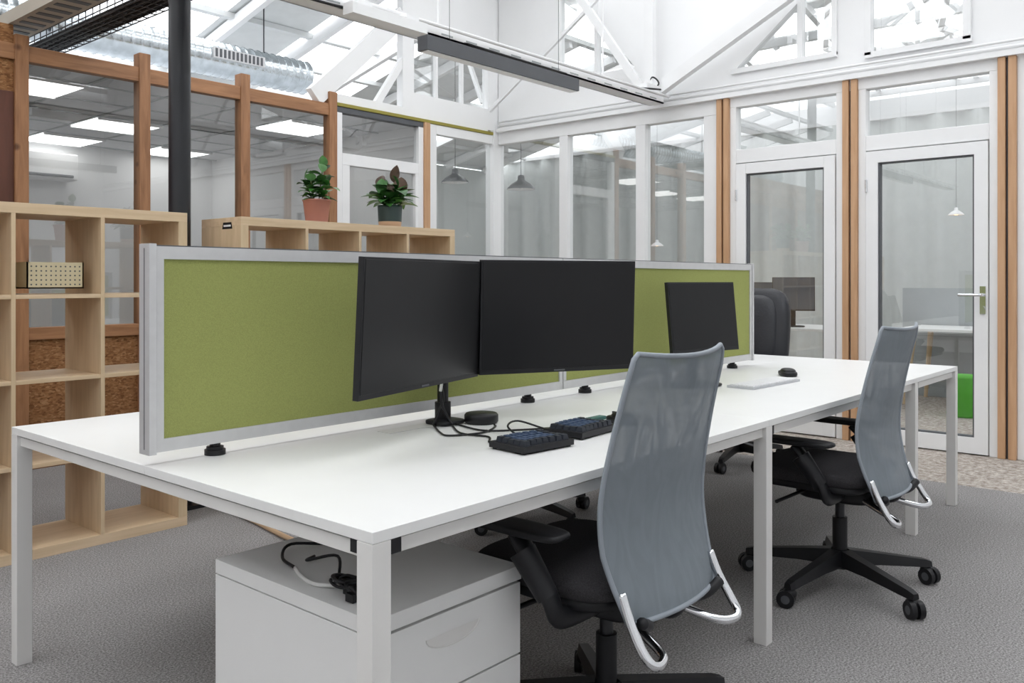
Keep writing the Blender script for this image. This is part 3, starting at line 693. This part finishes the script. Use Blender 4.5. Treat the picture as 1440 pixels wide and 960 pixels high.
# ------------------------------------------------------------------ plants
def leaf(b,base_,direc,L,w,mat,droop):
    d=Vector(direc).normalized(); u=Vector((0,0,1)); x=d.cross(u)
    if x.length<0.05: x=Vector((1,0,0))
    x.normalize(); nrm=x.cross(d)
    B=Vector(base_)
    def f(u_,v):
        s_=2*u_-1; ww=w*math.sin(math.pi*min(1,max(0,v**0.8)))**0.8 if 0<v<1 else 0.0005
        p=B+d*(L*v)+x*(s_*ww)+nrm*(0.25*ww*abs(s_))-Vector((0,0,1))*droop*L*v*v
        return tuple(p)
    b.grid(f,4,8,mat)
def plant(x,y,z,kind):
    b=MB()
    if kind==0:
        b.lathe((x,y,z),[(0,0),(0.060,0),(0.064,0.01),(0.079,0.130),(0.083,0.130),(0.083,0.138),(0.073,0.138),(0.070,0.115),(0,0.112)],TERRA)
        zt=0.114
    else:
        b.lathe((x,y,z),[(0,0),(0.062,0),(0.070,0.008),(0.073,0.038)],CREAM); b.lathe((x,y,z),[(0.073,0.038),(0.077,0.12),(0.078,0.140),(0.068,0.140),(0.066,0.11)],TEAL)
        zt=0.118
    b.cyl((x,y,z+zt-0.004),(x,y,z+zt),0.068,SOIL,n=24)
    stems=6 if kind==0 else 7
    for s_ in range(stems):
        a=2*math.pi*s_/stems+0.4; lean=0.05
        hh=random.uniform(0.12,0.19) if kind==0 else random.uniform(0.06,0.14)
        if s_==0: hh=0.22 if kind==0 else 0.17
        sx,sy=x+0.02*math.cos(a),y+0.02*math.sin(a); tx,ty=x+lean*math.cos(a)*1.3,y+lean*math.sin(a)*1.3
        b.tube([(sx,sy,z+zt-0.01),((sx+tx)/2,(sy+ty)/2,z+zt+hh*0.55),(tx,ty,z+zt+hh)],0.003,STEM,n=6)
        nl=9 if kind==0 else 8
        for k in range(nl):
            t=0.2+0.8*k/(nl-1); bx,by,bz=sx+(tx-sx)*t,sy+(ty-sy)*t,z+zt+hh*t
            an=a+k*2.4+random.uniform(-.4,.4); el=random.uniform(0.05,0.55)+0.9*(k==nl-1)+0.3*t
            LL=random.uniform(0.075,0.11) if kind==0 else random.uniform(0.12,0.18)
            ww=LL*(0.36 if kind==0 else 0.27)
            m=random.choice([LEAF,LEAF,LEAFD]) if kind==0 else (LEAFB if (k==nl-1 and s_%2==0) else random.choice([LEAF,LEAF,LEAFD]))
            leaf(b,(bx,by,bz),(math.cos(an)*math.cos(el),math.sin(an)*math.cos(el),math.sin(el)),LL,ww,m,random.uniform(0.1,0.5))
    b.build('potted_rubber_plant' if kind==0 else 'potted_peperomia',(x,y,z))
plant(3.06,4.15,1.53,0); plant(3.62,4.15,1.53,1)
# ------------------------------------------------------------------ far room content
def pendant(x,y,z,warm=False):
    b=MB(); k=0.5 if warm else 1
    b.lathe((x,y,z),[(r*k,h*k) for r,h in [(0.155,0),(0.15,0.015),(0.11,0.055),(0.055,0.09),(0.04,0.10),(0.035,0.15),(0.0,0.16)]],BLKMET if not warm else FRAMEW,n=32)
    b.lathe((x,y,z),[(r*k,h*k) for r,h in [(0.150,0.001),(0.105,0.052),(0.05,0.086),(0,0.09)]],FRAMEW)
    b.cyl((x,y,z+0.15*k),(x,y,3.75),0.004 if not warm else 0.0015,BLKMET,n=6); b.sup((x,y,z+0.04*k),(0.03,0.03,0.04*k),WARM if warm else FRAMEW,1,1,nu=12,nv=8)
    b.build('pendant_lamp',(x,y,z))
pendant(6.95,6.86,2.30); pendant(7.25,6.14,2.20)
pendant(9.84,2.39,1.88,True); pendant(9.2,5.6,1.62,True)
b=MB()
def cf(u,v):
    y=-3.0+12.6*u; return (10.9+0.05*math.sin(y*2*math.pi/0.42),y,0.05+3.1*v)
b.grid(cf,400,1,CURT); b.box(10.85,10.95,-3,9.6,3.15,3.2,FRAMEW); b.build('curtain')
def table(x,y,lx,ly,rz=0):
    b=MB(); b.M=place(x,y,0,rz); b.box(-lx/2,lx/2,-ly/2,ly/2,0.715,0.74,WHITE)
    for q in (-1,1):
        for w in (-1,1): b.cyl((q*(lx/2-0.12),w*(ly/2-0.12),0.715),(q*(lx/2-0.05),w*(ly/2-0.05),0),0.028,BIRCHV,r1=0.018)
    b.build('office_table',(x,y,0),bev=0.003)
table(8.45,3.45,0.8,1.5); table(9.17,1.9,0.8,1.5); table(2.9,8.2,1.8,0.8); table(8.6,7.4,0.9,1.8)
monitor(8.25,3.47,0.90,math.radians(-62),math.radians(-4),0.40,0.33,stand=True,scr=MONG); monitor(8.35,3.98,0.86,math.radians(-60),0,0.5,0.32,stand=True,scr=MONG)
monitor(2.6,8.3,0.9,math.radians(10),0,0.55,0.34,stand=True)
b=MB(); b.box(9.60,9.64,1.15,2.85,0.0,1.12,GSCR); b.build('desk_partition',bev=0.003)
b=MB(); b.lathe((8.38,1.98,0),[(0,0),(0.13,0),(0.135,0.02),(0.115,0.2),(0.135,0.34),(0.12,0.365),(0,0.37)],GREENP); b.build('pouf_stool')
# ------------------------------------------------------------------ world
w=bpy.data.worlds.new('world'); S.world=w; w.use_nodes=True; nt=w.node_tree
bg=nt.nodes['Background']; bg.inputs['Color'].default_value=(0.965,0.98,1.0,1); bg.inputs['Strength'].default_value=3.1
S.view_settings.view_transform='Standard'; S.view_settings.exposure=0.0
